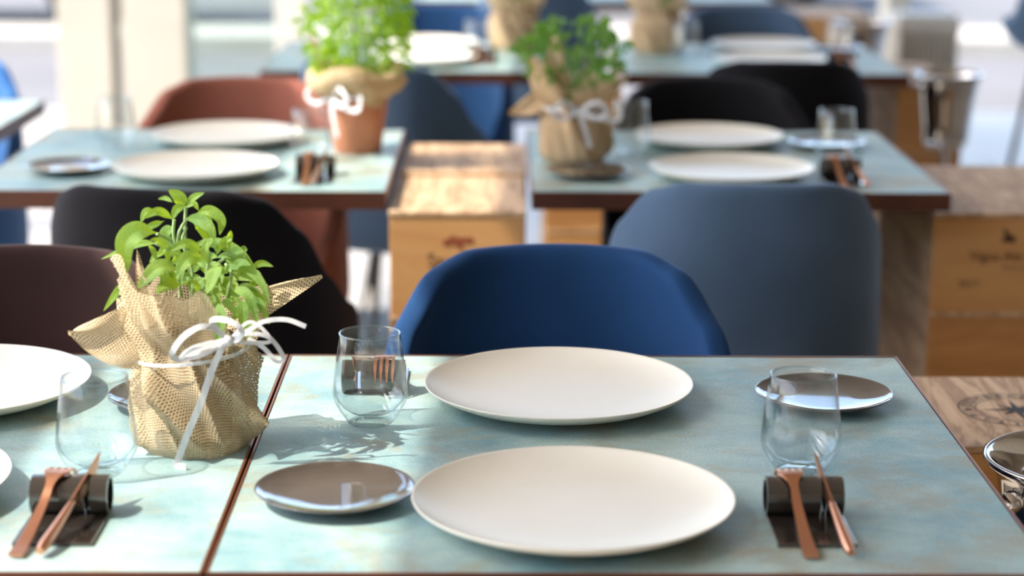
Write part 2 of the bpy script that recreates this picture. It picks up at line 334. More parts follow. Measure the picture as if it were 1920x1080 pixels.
# ------------------------------------------------------------ tables
def make_table():
    r = thing('dining_table', '', '')
    w = .35; h = .75; e = .0024
    part('table_surface', MB().box(-w+e, w-e, -w+e, w-e, h-.012, h, .0006, 1), M['slate'], r)
    t = MB()
    for a in (-1, 1):
        t.box(a*w-(e if a > 0 else 0), a*w+(e if a < 0 else 0), -w, w, h-.030, h+.0006)
        t.box(-w+e, w-e, a*w-(e if a > 0 else 0), a*w+(e if a < 0 else 0), h-.030, h+.0006)
    part('edge_trim', t, M['edge'], r)
    t = MB()
    for a in (-1, 1):
        t.box(a*w-(e if a > 0 else 0)*.8-.0002*a, a*w+(e if a < 0 else 0)*.8, -w+.0004, w-.0004, h+.0004, h+.0009)
        t.box(-w+e, w-e, a*w-(e if a > 0 else 0)*.8, a*w+(e if a < 0 else 0)*.8, h+.0004, h+.0009)
    part('copper_border', t, M['inlay'], r)
    part('top_core', MB().box(-w+e, w-e, -w+e, w-e, h-.030, h-.012), M['black_steel'], r)
    p = MB().lathe([(0, .012), (.032, .012), (.032, h-.03)], 24); part('pedestal', p, M['black_steel'], r)
    b = MB().box(-.22, .22, -.22, .22, 0, .012, .002); part('base_plate', b, M['black_steel'], r)
    u = MB().box(-.25, .25, -.02, .02, h-.05, h-.03).box(-.02, .02, -.25, .25, h-.05, h-.03); part('under_frame', u, M['black_steel'], r)
    return r
TG = 'square tables with verdigris stone tops'
for lb, x, y in [
    ('stone topped foreground table under the two largest cream plates', .35, .35),
    ('stone topped table at front left, holding the sage plant', -.3525, .35),
    ('middle left stone topped table, under the terracotta herb pot', -.297, 2.112),
    ('middle right stone topped table, under the burlap wrapped parsley', .646, 2.118),
    ('back right stone topped table, behind the black chairs', .905, 3.77),
    ('back left stone topped table with sunlit white plates', .002, 3.79),
    ('sunlit table cut off at the left edge, by the bright blue chair', -1.108, 2.54),
    ('dark edged table at the top of the view, left of the two', .05, 5.85),
    ('dark edged table at the top of the view, right of the two', .85, 5.85)]:
    place('table', make_table, lb, 'table', (x, y, 0))

# ------------------------------------------------------------ chairs
def interp(tab, x):
    for (a, b), (c, d) in zip(tab, tab[1:]):
        if x <= c:
            t = (x-a)/(c-a); t = t*t*(3-2*t); return b+(d-b)*t
    return tab[-1][1]
HT = [(0, .836), (30, .834), (48, .818), (62, .765), (78, .68), (95, .615), (115, .565), (135, .50), (160, .455), (180, .45)]
def chair_maker(mat):
    def mk():
        r = thing('upholstered_chair', '', '')
        nphi = 72; rows = []
        ts = [0, .06, .14, .25, .4, .55, .7, .85, 1.0]
        for sgn_row, t in enumerate(ts):
            row = []
            for j in range(nphi):
                ph = -180+360*j/nphi; a = math.radians(ph); H = interp(HT, abs(ph)); z = H+(.415-H)*t
                zz = (z-.415)/.42
                ax = .215-.012*zz - .02*max(0, zz-.8)/.2
                by = (.205+.055*zz) if abs(ph) < 90 else .225
                s, c = math.sin(a), math.cos(a)
                n = 2.5; sx = math.copysign(abs(s)**(2/n), s); cy = math.copysign(abs(c)**(2/n), c)
                row.append((ax*sx, -by*cy, z))
            rows.append(row)
        for q, z in ((.88, .395), (.6, .385), (.25, .383), (.02, .383)):
            rows.append([(p[0]*q, p[1]*q, z) for p in rows[8]])
        mb = MB().grid(rows, closed=True)
        sh = part('shell', mb, M[mat], r)
        so = sh.modifiers.new('thick', 'SOLIDIFY'); so.thickness = .032; so.offset = -1 if False else 0
        ss = sh.modifiers.new('smooth', 'SUBSURF'); ss.levels = 1; ss.render_levels = 2
        # seat cushion
        cr = []
        for q, z in ((.0, .405), (.80, .405), (.88, .43), (.86, .46), (.72, .474), (.35, .48), (.001, .481)):
            cr.append([(p[0]*q, p[1]*q, z) for p in rows[8]])
        part('seat_cushion', MB().grid(cr, closed=True), M[mat], r)
        for sx in (-1, 1):
            for sy in (-1, 1):
                part('leg', MB().tube([(sx*.13, sy*.12, .39), (sx*.20, sy*.20, .0)], [.012, .007], 10), M['black_steel'], r)
        return r
    return mk
FACE_CAM = PI
for key, lb, x, y, rz in [
    ('blue', 'royal blue velvet tub chair behind the foreground table, facing the viewer', .312, .672, FACE_CAM),
    ('slateblue', 'slate blue velvet tub chair seen from behind, pulled up to the middle right table', .623, 1.625, 0),
    ('black', 'black velvet tub chair seen from behind, behind the sage plant', -.215, 1.56, -.20),
    ('brown', 'dark brown velvet tub chair at the left edge, behind the front left table', -.345, .655, FACE_CAM),
    ('terra', 'terracotta velvet tub chair behind the middle left table, facing the viewer', -.285, 2.385, FACE_CAM),
    ('black', 'left and lower of the two overlapping black chairs', .674, 2.40, FACE_CAM),
    ('black', 'right and taller of the two overlapping black chairs', .89, 3.22, 0),
    ('slateblue', 'slate blue tub chair seen from behind, partly hidden by the terracotta herb pot', .02, 3.19, -.42),
    ('blue', 'blue tub chair behind the sunlit plates of the back left table', .06, 4.12, FACE_CAM),
    ('slateblue', 'slate blue tub chair facing the viewer behind the back right table', .95, 4.15, FACE_CAM),
    ('brightblue', 'bright blue tub chair at the left edge behind the sunlit table', -1.03, 2.82, FACE_CAM),
    ('slateblue', 'slate blue tub chair at the top of the view between the two back burlap pots', .36, 5.3, 0)]:
    place('chair_'+key, chair_maker(key), lb, 'chair', (x, y, 0), rz)

# bar stool at the far right
st = thing('bar_stool', 'slate blue high stool with thin dark legs at the far right edge', 'stool', (1.97, 4.5, 0), .25)
rows = []
for i, (z, rr) in enumerate([(1.12, .17), (1.0, .20), (.85, .215), (.76, .21), (.70, .16), (.69, .01)]):
    row = []
    for j in range(40):
        a = 2*PI*j/40; f_ = max(0, -math.sin(a)); zz = z if z < .80 else .78+(z-.78)*(f_**.32)
        row.append((rr*math.cos(a), rr*math.sin(a), zz))
    rows.append(row)
o = part('seat_shell', MB().grid(rows, closed=True), M['slateblue'], st); s_ = o.modifiers.new('t', 'SOLIDIFY'); s_.thickness = .03; s_.offset = 0; o.modifiers.new('s', 'SUBSURF').render_levels = 2
for a in range(4):
    c, s = math.cos(PI/4+a*PI/2), math.sin(PI/4+a*PI/2)
    part('leg', MB().tube([(c*.12, s*.12, .69), (c*.24, s*.24, 0)], .009, 8), M['black_steel'], st)
part('foot_rest', MB().tube([(.2*math.cos(t*PI/12), .2*math.sin(t*PI/12), .28) for t in range(25)], .006, 6, False), M['black_steel'], st)

# ------------------------------------------------------------ plates
def make_plate():
    r = thing('dinner_plate', '', '')
    prof = [(0, .0062), (.03, .0062), (.07, .0068), (.095, .0085), (.115, .0115), (.130, .016), (.1400, .0208), (.1420, .0222), (.1428, .0218), (.1425, .0206),
            (.136, .0155), (.122, .0090), (.104, .0048), (.088, .0030), (.084, 0), (.080, 0), (.078, .0028), (0, .0032)]
    part('plate_body', MB().lathe(prof, 128), M['cream_plate'], r); return r
def make_saucer():
    r = thing('side_plate', '', '')
    prof = [(0, .0052), (.03, .0052), (.042, .0057), (.054, .0074), (.064, .0098), (.0705, .0125), (.0722, .0139), (.0726, .0134), (.0720, .0124),
            (.064, .0082), (.050, .0046), (.040, .0030), (.037, 0), (.034, 0), (.032, .0026), (0, .0028)]
    part('plate_body', MB().lathe(prof, 96), M['dark_plate'], r); return r
def make_glass():
    r = thing('tumbler', '', '')
    H = .094
    prof = [(0, .0095), (.012, .0098), (.022, .0125), (.029, .0180), (.0345, .0250), (.0369, .031), (.0362, .042), (.0341, .060), (.0317, .079), (.0297, H-.0008),
            (.0303, H), (.0310, H-.0008), (.0330, .079), (.0355, .060), (.0376, .042), (.0384, .033), (.0383, .0285), (.0366, .0225), (.0318, .0135), (.0272, .0070), (.0262, .0062)]
    part('bowl', MB().lathe(prof, 96), M['glass'], r)
    b = [(.0262, .0062), (.0245, .0022), (.0225, .0003), (.0200, 0), (.014, .0018), (0, .0024)]
    part('base', MB().lathe(b, 96), M['glass_base'], r)
    part('rim', MB().lathe([(.0304+.0012*math.cos(t*PI/6), H+.0002+.0011*math.sin(t*PI/6)) for t in range(13)], 96), M['glass_base'], r)
    return r
def P(x, y, lb): place('plate', make_plate, lb, 'plate', (x, y, .75))
def S(x, y, lb): place('saucer', make_saucer, lb, 'saucer', (x, y, .75))
def G(x, y, lb): place('glass', make_glass, lb, 'glass', (x, y, .75))
PG = 'cream dinner plates laid flat on the tables'
P(.306, .140, 'large cream dinner plate nearest the viewer, at the centre bottom')
P(.304, .515, 'large cream dinner plate on the foreground table in front of the royal blue chair')
P(-.338, .520, 'cream dinner plate cut by the left edge behind the front left tumbler')
P(-.346, .185, 'cream dinner plate barely showing at the left edge, beside the left fork')
P(-.286, 1.922, 'cream dinner plate nearer the viewer on the middle left table')
P(-.281, 2.290, 'cream dinner plate on the middle left table in front of the terracotta chair')
P(.645, 1.917, 'cream dinner plate nearer the viewer on the middle right table, above the slate blue chair')
P(.643, 2.290, 'cream dinner plate on the middle right table, in front of the black chairs')
P(.935, 3.610, 'cream dinner plate on the back right table, the lower of its two')
P(.960, 3.960, 'cream dinner plate on the back right table, the upper of its two')
P(.045, 3.640, 'sunlit white dinner plate on the back left table, the lower of its two')
P(.045, 3.970, 'sunlit white dinner plate on the back left table, the upper of its two')
S(.092, .186, 'bronze side plate left of the nearest large cream plate')
S(.585, .507, 'bronze side plate behind the right tumbler of the foreground table')
S(-.098, .495, 'dark side plate seen through the front left tumbler, behind the sage plant')
S(-.514, 1.953, 'dark side plate reflecting blue at the left of the middle left table')
S(.395, 1.924, 'dark side plate just in front of the burlap wrapped parsley pot')
S(.865, 2.262, 'dark side plate behind the tumbler of the middle right table')
S(1.150, 3.93, 'dark side plate at the right of the back right table')
G(.109, .432, 'clear tumbler on the foreground table in front of the royal blue chair, left one')
G(.527, .278, 'clear tumbler standing right of the nearest dinner plate, by the right fork')
G(-.137, .262, 'clear tumbler at front left, standing beside the sage plant')
G(-.481, 2.235, 'clear tumbler on the middle left table, behind the dark side plate')
G(-.100, 2.075, 'clear tumbler in front of the terracotta herb pot')
G(.855, 2.100, 'clear tumbler at the right of the middle right table, above the cutlery')
G(.487, 2.200, 'clear tumbler just right of the burlap wrapped parsley pot')
G(.730, 3.76, 'clear tumbler on the back right table beside the burlap pot')
G(1.130, 3.76, 'clear tumbler at the right of the back right table')
G(.185, 3.80, 'sunlit tumbler on the back left table beside the burlap pot')

# ------------------------------------------------------------ cutlery rests, forks, knives
def make_rest():
    r = thing('cutlery_rest', '', '')
    th = .0035; rc = .0160; yc = .086; pts = [(0, th/2), (.03, th/2), (.06, th/2)]
    pts += [(yc+rc*math.sin(a), th/2+rc-rc*math.cos(a)) for a in [i*PI*2*.92/28 for i in range(29)]]
    def sect(x0, x1, pp):
        mb = MB(); rows = []
        for i, (y, z) in enumerate(pp):
            a = pp[max(i-1, 0)]; b = pp[min(i+1, len(pp)-1)]; ty, tz = b[0]-a[0], b[1]-a[1]; l = math.hypot(ty, tz); ny, nz = -tz/l*th/2, ty/l*th/2
            rows.append([(x0, y-ny, z-nz), (x1, y-ny, z-nz), (x1, y+ny, z+nz), (x0, y+ny, z+nz)])
        mb.grid(rows, closed=True, smooth=False); mb.add(rows[0], [(3, 2, 1, 0)], None, False); mb.add(rows[-1], [(0, 1, 2, 3)], None, False); return mb
    w = .068
    part('slab', MB().box(-w/2, w/2, 0, .086, 0, th, .0008, 2), M['rest'], r)
    pr = pts[3:]
    part('rolled_back', sect(-w/2, .0135, pr), M['rest'], r)
    part('rolled_back', sect(.0185, w/2, pr), M['rest'], r)
    return r
def make_fork():
    r = thing('fork', '', '')
    path = spline([(0, -.030, .0030), (0, .0, .0075), (0, .045, .0215), (0, .064, .0315), (0, .078, .0378), (0, .089, .0388)], 24)
    W = [.0128, .0130, .0126, .0120, .0114, .0108, .0102, .0096, .009, .0085, .008, .0076, .0073, .0071, .0070, .0073, .0082, .0098, .0120, .0146, .0172, .0195, .0212, .0222, .0225]
    mb = MB().strip(path, W, (0, -.3, 1), .0022); part('handle', mb, M['copper'], r)
    for i in range(4):
        x = -.0095+i*.00633
        tp = spline([(x, .0885, .0388), (x, .100, .0375), (x, .110, .031), (x*.96, .117, .019)], 8)
        part('tine', MB().strip(tp, [.0034]*5+[.0032, .0028, .0022, .0012], (0, -.1, 1), .0018), M['copper'], r)
    return r
def make_knife():
    r = thing('table_knife', '', '')
    hp = spline([(0, -.030, .0068), (0, .01, .0150), (0, .046, .0240)], 12)
    part('handle', MB().tube(hp, [.0035, .0047, .005, .005, .0048, .0047, .0045, .0043, .004, .0038, .0036, .0033, .003], 12), M['copper'], r)
    bl = MB(); p0 = Vector((0, .044, .0235)); p1 = Vector((0, .118, .0430)); rows = []
    for t in [i/10 for i in range(11)]:
        c = p0.lerp(p1, t); h = .006+.010*min(1, t*4) if t < .7 else .016*(1-((t-.7)/.3)**2)+.001
        rows.append([(-.0009, c.y, c.z+.004), (.0009, c.y, c.z+.004), (.0002, c.y, c.z+.004-h), (-.0002, c.y, c.z+.004-h)])
    bl.grid(rows, closed=True, smooth=False); part('blade', bl, M['copper'], r)
    return r
def cutlery(x, y, rz, where, knife=True, ang_f=0, ang_k=0):
    c, s = math.cos(rz), math.sin(rz)
    def w(a, b): return (x+a*c-b*s, y+a*s+b*c, .75)
    place('rest', make_rest, 'black rolled cutlery rest '+where, 'cutlery rest', (x, y, .75), rz)
    place('fork', make_fork, 'copper fork resting '+where, 'fork', w(-.012+.09*math.sin(ang_f), 0), rz+ang_f)
    place('knife', make_knife, 'copper knife resting '+where, 'knife', w(.016+.09*math.sin(ang_k), 0), rz+ang_k)
cutlery(.511, .064, 0, 'at lower right, before the right tumbler', ang_f=.02, ang_k=.06)
cutlery(-.138, .062, 0, 'at lower left, before the front left tumbler', ang_f=-.10, ang_k=-.16)
cutlery(.106, .632, PI, 'seen through the tumbler before the royal blue chair', ang_f=0, ang_k=-.2)
cutlery(-.078, 1.845, 0, 'at the right end of the middle left table', ang_f=.02, ang_k=-.1)
cutlery(.835, 1.835, 0, 'at the right end of the middle right table', ang_f=.03, ang_k=.12)
cutlery(.20, 3.60, 0, 'on the sunlit back left table')
cutlery(1.12, 3.55, 0, 'on the back right table')

# ------------------------------------------------------------ crates
def text_mesh(s, size, M_=None, xs=1.0):
    cu = bpy.data.curves.new('t', 'FONT'); cu.body = s; cu.size = size; cu.align_x = 'CENTER'; cu.align_y = 'CENTER'; cu.resolution_u = 3
    o = bpy.data.objects.new('t', cu); COL.objects.link(o); bpy.context.view_layer.update()
    dg = bpy.context.evaluated_depsgraph_get(); me = bpy.data.meshes.new_from_object(o.evaluated_get(dg))
    v = [Vector((a.co.x*xs, a.co.y, 0)) for a in me.vertices]; f = [tuple(p.vertices) for p in me.polygons]
    bpy.data.objects.remove(o); bpy.data.curves.remove(cu); bpy.data.meshes.remove(me)
    if M_ is not None: v = [M_ @ p for p in v]
    return v, f
def front(x, z, y): return Matrix.Translation((x, y, z)) @ Matrix.Rotation(PI/2, 4, 'X')
def crate_maker(w, d, h):
    def mk():
        r = thing('wine_crate', '', ''); t = .010
        b = MB().box(-w/2, w/2, 0, t, .0, h-.008, .0012, 1).box(-w/2, w/2, d-t, d, 0, h-.008, .0012, 1)
        part('end_panel', MB().box(-w/2, w/2, 0, t, .0, h-.008, .0012, 1), M['crate'], r)
        part('end_panel', MB().box(-w/2, w/2, d-t, d, .0, h-.008, .0012, 1), M['crate'], r)
        part('side_panel', MB().box(-w/2, -w/2+t, t, d-t, 0, h-.009, .0012, 1), M['crate_side'], r)
        part('side_panel', MB().box(w/2-t, w/2, t, d-t, 0, h-.009, .0012, 1), M['crate_side'], r)
        part('bottom_board', MB().box(-w/2+t, w/2-t, t, d-t, 0, .008), M['crate_side'], r)
        n = 2; lw = (w+.004)/n; mb = MB()
        for i in range(n): mb.box(-w/2-.002+i*lw+.0004, -w/2-.002+(i+1)*lw-.0004, -.002, d+.002, h-.008, h, .001, 1)
        part('lid', mb, M['lid'], r)
        return r
    return mk
ORD = {4: ['bottom one', 'third from the top', 'second from the top', 'topmost'], 3: ['bottom one', 'middle one', 'topmost'], 1: ['']}
def stack(x, y, w, d, n, where, h=.175):
    out = []
    for i in range(n):
        out.append(place('crate%.3f_%.3f' % (w, d), crate_maker(w, d, h), 'pine wine crate, %s of stack %s' % (ORD[n][i], where), 'crate', (x, y, i*h), 0))
    return out
a = stack(.172, 1.751, .225, .345, 4, 'between the middle tables, front column', .18)
b = stack(.176, 2.102, .230, .345, 4, 'between the middle tables, rear column', .1813)
c = stack(1.155, 1.86, .33, .50, 4, 'right of the middle right table')
d = stack(.972, .676, .50, .302, 4, 'stamped with a compass star', .1625)
e = stack(.972, .20, .50, .44, 3, 'under the lower right ice bucket', .1673)
f = stack(.453, 3.46, .19, .40, 4, 'between the two back tables')
g = stack(1.350, 3.62, .17, .50, 4, 'right of the back right table')
h = stack(1.39, 5.52, .30, .40, 4, 'beside the far table')
h2 = stack(1.375, 4.62, .22, .30, 3, 'under the farthest ice bucket', .19)
# stamps
def stamp(parent, mb, mat, label=None):
    o = part('stamp', mb, M[mat], parent, label); return o
mb = MB(); v, fc = text_mesh('Vigna Ale Rose', .025, front(-.028, .099, -.0008), .95); mb.add(v, fc, None, False); part('lettering', mb, M['ink_brown'], c[3]); mb = MB()
v, fc = text_mesh('Reserva Especial', .011, front(-.005, .080, -.0008)); mb.add(v, fc, None, False); part('lettering', mb, M['ink_brown'], c[3]); mb = MB()
v, fc = text_mesh('2017', .018, front(-.100, .050, -.0008)); mb.add(v, fc, None, False)
part('lettering', mb, M['ink_brown'], c[3])
mb = MB()   # small bird crest above the lettering
for pl in ([(-.012, -.008), (.014, -.010), (.010, 0), (.001, .008), (-.006, .016), (-.010, .014), (-.005, .004)], [(.004, -.004), (.017, .004), (.012, -.006)]):
    mb.add([(-.036+p[0], -.0008, .133+p[1]) for p in pl], [tuple(range(len(pl)))], None, False)
part('crest', mb, M['ink_brown'], c[3])
mb = MB(); v, fc = text_mesh('Sauternes', .034, front(.010, .096, -.0008), .9); mb.add(v, fc, None, False); part('lettering', mb, M['ink_brown'], a[3])
mb = MB(); random.seed(5)
for i in range(9):
    x, z = .002+random.uniform(-.02, .02), .127+random.uniform(-.007, .008); q = random.uniform(.004, .009)
    mb.add([(x+q*math.cos(t*PI/4), -.0008-.00005*i, z+q*.7*math.sin(t*PI/4)) for t in range(8)], [tuple(range(8))], None, False)
part('crest', mb, M['ink_red'], a[3])
# round compass stamp on the lid of the near crate
CXY = (-.095, .150)
mb = MB(); zt = .1632; cx, cy = CXY
def ring(r0, r1):
    n = 80; mb.grid([[(cx+r*math.cos(2*PI*j/n), cy+r*math.sin(2*PI*j/n), zt) for j in range(n)] for r in (r0, r1)], closed=True, smooth=False)
ring(.0700, .0716); ring(.0500, .0512)
part('stamp_ring', mb, M['ink'], d[3]); mb = MB()
def arc(txt, a0, a1, rad, size):
    for i, chh in enumerate(txt):
        an = a0+(a1-a0)*i/(len(txt)-1); T = Matrix.Translation((cx+rad*math.cos(an), cy+rad*math.sin(an), zt)) @ Matrix.Rotation(an-PI/2, 4, 'Z')
        if chh != ' ':
            v, fc = text_mesh(chh, size, T, .95); mb.add(v, fc, None, False)
arc('DOMBECHOSA', math.radians(160), math.radians(20), .0603, .0185)
arc('CHOLITIP', math.radians(-30), math.radians(-158), .0603, .0175)
part('lettering', mb, M['ink'], d[3]); mb = MB()
def star(x, y, R_, r_, n, rot=0):
    pts = []
    for i in range(2*n):
        q = (R_ if not hasattr(R_, '__len__') else R_[i//2 % len(R_)]) if i % 2 == 0 else r_
        t = rot+i*PI/n; pts.append((x+q*math.cos(t), y+q*math.sin(t), zt))
    m_ = len(pts); mb.add(pts+[(x, y, zt)], [(i, (i+1) % m_, m_) for i in range(m_)], None, False)
star(cx, cy, (.046, .030), .010, 8, PI/2)
star(cx-.0608, cy, .007, .0026, 5, PI/2); star(cx+.0608, cy, .007, .0026, 5, PI/2)
part('compass_star', mb, M['ink'], d[3])

# ------------------------------------------------------------ ice buckets
def make_bucket():
    r = thing('ice_bucket', '', '')
    pr = [(0, .004), (.062, .004), (.068, .008), (.074, .06), (.084, .14), (.093, .195), (.100, .205), (.1055, .210), (.108, .2135), (.1075, .217), (.104, .218), (.1005, .2155),
          (.096, .208), (.0905, .195), (.081, .14), (.071, .06), (.064, .012), (0, .010)]
    part('body', MB().lathe([(0, 0)]+pr[1:], 96), M['steel'], r)
    part('foot_ring', MB().lathe([(.058, 0), (.069, 0), (.070, .006), (.066, .012)], 64), M['steel'], r)
    for s in (-1, 1):
        kn = MB().tube([(s*.084, 0, .188), (s*.104, 0, .188)], [.006, .005], 12); part('knob_stem', kn, M['steel'], r)
        k2 = MB(); rows = [[(s*(.108+.012*math.cos(t*PI/8)), .012*math.sin(t*PI/8)*math.cos(q*PI/8), .188+.012*math.sin(t*PI/8)*math.sin(q*PI/8)) for q in range(16)] for t in range(9)]
        k2.grid(rows, closed=True); part('knob', k2, M['steel'], r)
    return r
place('bucket', make_bucket, 'polished steel ice bucket cut off by the right edge, beside the foreground table', 'ice bucket', (.846, .415, .502), .53)
place('bucket', make_bucket, 'steel ice bucket on a thin stand right of the back right table', 'ice bucket', (1.30, 3.20, .615), .6, sc_=.76)
place('bucket', make_bucket, 'steel ice bucket on a crate at the top of the view', 'ice bucket', (1.372, 4.77, .57), .6, sc_=.85)
s_ = thing('bucket_stand', 'thin steel floor stand carrying the ice bucket beside the back right table', 'stand', (1.30, 3.20, 0))
part('pole', MB().tube([(0, 0, .01), (0, 0, .61)], .009, 12), M['steel'], s_)
part('base', MB().lathe([(0, 0), (.11, 0), (.11, .006), (.02, .014), (0, .014)], 48), M['steel'], s_)
part('ring', MB().lathe([(0, .606), (.045, .606), (.048, .6105), (.045, .615), (0, .615)], 32), M['steel'], s_)

# ------------------------------------------------------------ wrapped plants
def wrap_mesh(R, H, zt, seed, flare=.012, tops=None, fold=.006, n=144, m=44, twist=1.4):
    """cloth gathered round a pot: R body radius, zt height of the tie, tops(theta)->rim height"""
    rnd = random.Random(seed); ph = [rnd.uniform(0, 6.28) for _ in range(8)]
    rows = []; uvs = []
    for i in range(m+1):
        t = i/m; row = []; uv = []
        for j in range(n):
            a = 2*PI*j/n; Ht = tops(a); z = t*Ht
            if z < .02*H/.17+.004: r = R*(.80+.17*math.sin(min(1, z/(.02))*PI/2))
            else: r = R*.97
            tz = (z-zt)/zt
            r -= R*.17*math.exp(-((z-zt)/(.018))**2)
            if z > zt: r += flare*((z-zt)/(H-zt))**1.2
            aa = a+twist*z/H
            k1 = 1-abs(math.sin(2.5*aa+ph[0])); k2 = 1-abs(math.sin(4*aa-2.2*twist*z/H+ph[1])); k3 = math.sin(9*aa+ph[2])
            amp = fold*(.35+.65*min(1, z/.03))*(.55 if z < .01 else 1)
            r += amp*(1.2*k1*k1+.9*k2*k2*k2+.25*k3) - amp*.6
            row.append((r*math.cos(a), r*math.sin(a), z)); uv.append((a*R*1.15, z*1.05+.02*math.sin(a)))
        rows.append(row); uvs.append(uv)
    mb = MB()
    # unwrapped seam: add explicit duplicate column
    rows = [r_+[r_[0]] for r_ in rows]; uvs = [u+[(2*PI*R*1.15, u[0][1])] for u in uvs]
    mb.grid(rows, uvs); 
    return mb
def flap(mb, b0, b1, tip, bulge, w=.018, n=22, m=18, curl=.006):
    """triangular corner of the cloth; b0,b1 base corners, tip, bulge vector"""
    b0, b1, tip, bulge = map(Vector, (b0, b1, tip, bulge)); rows = []; uvs = []
    L1 = (b1-b0).length; L2 = (tip-(b0+b1)/2).length
    for i in range(m+1):
        v = i/m; row = []; uv = []
        half = (1-v)**.62
        for j in range(n+1):
            u = j/n*2-1; c = b0.lerp(b1, .5).lerp(tip, v); sd = (b1-b0)*.5
            e1 = (sd*u*half)
            p = c+e1+bulge*(math.sin(v*PI)*(1-u*u*.5))+Vector((0, curl*math.sin(u*3+v*4), curl*.6*math.sin(u*4+1)*v))
            row.append(tuple(p)); uv.append((u*half*L1*.5+v*L2*.6, v*L2-u*half*L1*.3))
        rows.append(row); uvs.append(uv)
    mb.grid(rows, uvs)
def leaf(mb, pts, W, nrm=(0, -1, .3), fold=.25, n=12, wav=.0, seedv=0, flatb=.25):
    P_ = spline(pts, n); nrm = Vector(nrm).normalized(); rows = []
    for i, p in enumerate(P_):
        t = i/n; tg = (P_[min(i+1, n)]-P_[max(i-1, 0)]).normalized()
        sd = tg.cross(nrm)
        sd = sd.normalized() if sd.length > 1e-4 else Vector((1, 0, 0)); nn = sd.cross(tg).normalized()
        if t < flatb*.5: w = W*.06+W*.25*(t/(flatb*.5))**2*.4
        else:
            q = (t-flatb*.5)/(1-flatb*.5); w = W*(math.sin(PI*min(1, q**.75*.97+.03))**.75)*.98+W*.03
        row = []
        for u in (-1, -.62, -.2, 0, .2, .62, 1):
            off = nn*(fold*abs(u)*w*.5 - fold*.35*w*.5*u*u + wav*W*math.sin(t*9+u*2+seedv))
            row.append(tuple(p+sd*u*w*.5+off))
        rows.append(row)
    mb.grid(rows)

# hero plant: picture measure -> metres in the pot's own frame (x right, z up, y depth)
def hp(px, py, y): return ((px-350)/1900*(1+y*.45), y, (846-py)/1840-.30*y)
sage = thing('potted_sage', 'sage plant in a burlap wrapped pot tied with white raffia, front left', 'potted plant', (-.057, .352, .75))
def tops(a):
    d_ = math.degrees(a) % 360
    def g(c, w): 
        q = (d_-c+180) % 360-180; return math.exp(-(q/w)**2)
    # 270 = toward viewer, 180 = left, 0 = right
    return .146+.050*g(212, 15)+.018*g(238, 22)+.010*g(262, 15)+.024*g(286, 12)-.036*g(328, 22)+.01*g(20, 20)+.02*g(120, 30)
mb = wrap_mesh(.060, .17, .100, 11, .010, tops, .0125, 180, 56, 2.4)
flap(mb, (-.046, -.030, .085), (-.050, .004, .150), hp(131, 640, -.035), (0, -.012, -.004), curl=.006)
flap(mb, (-.052, -.020, .088), (-.050, .020, .120), hp(215, 690, -.03), (0, -.01, -.002), curl=.004)
flap(mb, (.050, .020, .112), (.038, .045, .140), hp(582, 527, .03), (0, -.004, .006), curl=.004)
flap(mb, (-.040, -.044, .128), (-.020, -.052, .142), hp(262, 492, -.035), (-.004, -.004, 0), curl=.003)
part('burlap_wrap', mb, M['burlap'], sage)
part('pot', MB().lathe([(0, .002), (.034, .002), (.037, .06), (.039, .112), (.036, .112), (.035, .10)], 48), M['soil'], sage)
part('soil', MB().lathe([(0, .104), (.02, .106), (.0355, .102)], 32), M['soil'], sage)
# raffia
rb = MB()
rb.strip([(.055*math.cos(t*PI/24), .055*math.sin(t*PI/24), .099+.004*math.cos(t*PI/24-.5)) for t in range(-12, 25)], .0035, [(math.cos(t*PI/24), math.sin(t*PI/24), 0) for t in range(-12, 25)])
rb.strip([(.0585*math.cos(t*PI/24), .0585*math.sin(t*PI/24), .0975+.006*math.cos(t*PI/24)) for t in range(24, 45)], .0035, [(math.cos(t*PI/24), math.sin(t*PI/24), 0) for t in range(24, 45)])
part('raffia_band', rb, M['raffia'], sage)
KN = (430, 658)
def rib(pp, w=.006, nr=(0, -1, .3), yy=None, nm='raffia_bow'):
    pts = spline([hp(*q) for q in pp], 28); W = [w*(.55+.45*math.sin(min(1, i/9)*PI/2)) for i in range(29)]
    return pts, W
bow = MB()
for pp, w in [([(436, 655, -.072), (400, 632, -.085), (362, 648, -.090), (336, 680, -.088), (350, 690, -.082), (390, 668, -.078), (436, 655, -.072)], .0085),
              ([(436, 655, -.072), (405, 622, -.075), (440, 622, -.085), (465, 640, -.085), (452, 655, -.078), (436, 655, -.072)], .0075),
              ([(436, 655, -.072), (395, 680, -.082), (352, 690, -.085), (372, 672, -.086), (410, 660, -.08)], .007),
              ([(436, 652, -.072), (470, 640, -.075), (500, 622, -.07), (540, 618, -.065), (576, 630, -.065)], .0065),
              ([(436, 654, -.072), (470, 645, -.078), (510, 650, -.075), (535, 685, -.07), (522, 692, -.07), (498, 668, -.07), (470, 652, -.07)], .006),
              ([(436, 654, -.072), (475, 622, -.065), (512, 655, -.068), (480, 660, -.072), (440, 658, -.075)], .005)]:
    pts, W = rib(pp, w*.7); bow.strip(pts, W, (.1, -1, .45))
bow.lathe([(0, -.006), (.004, -.004), (.0055, 0), (.004, .004), (0, .006)], 12, hp(436, 656, -.075))
part('raffia_bow', bow, M['raffia'], sage)
tl = MB(); pts, W = rib([(436, 658, -.073), (425, 672, -.080), (405, 710, -.078), (382, 770, -.078), (358, 820, -.076), (337, 868, -.072), (334, 882, -.074), (352, 884, -.080)], .0065)
tl.strip(pts, W, (.2, -1, .1)); part('raffia_tail', tl, M['raffia'], sage)
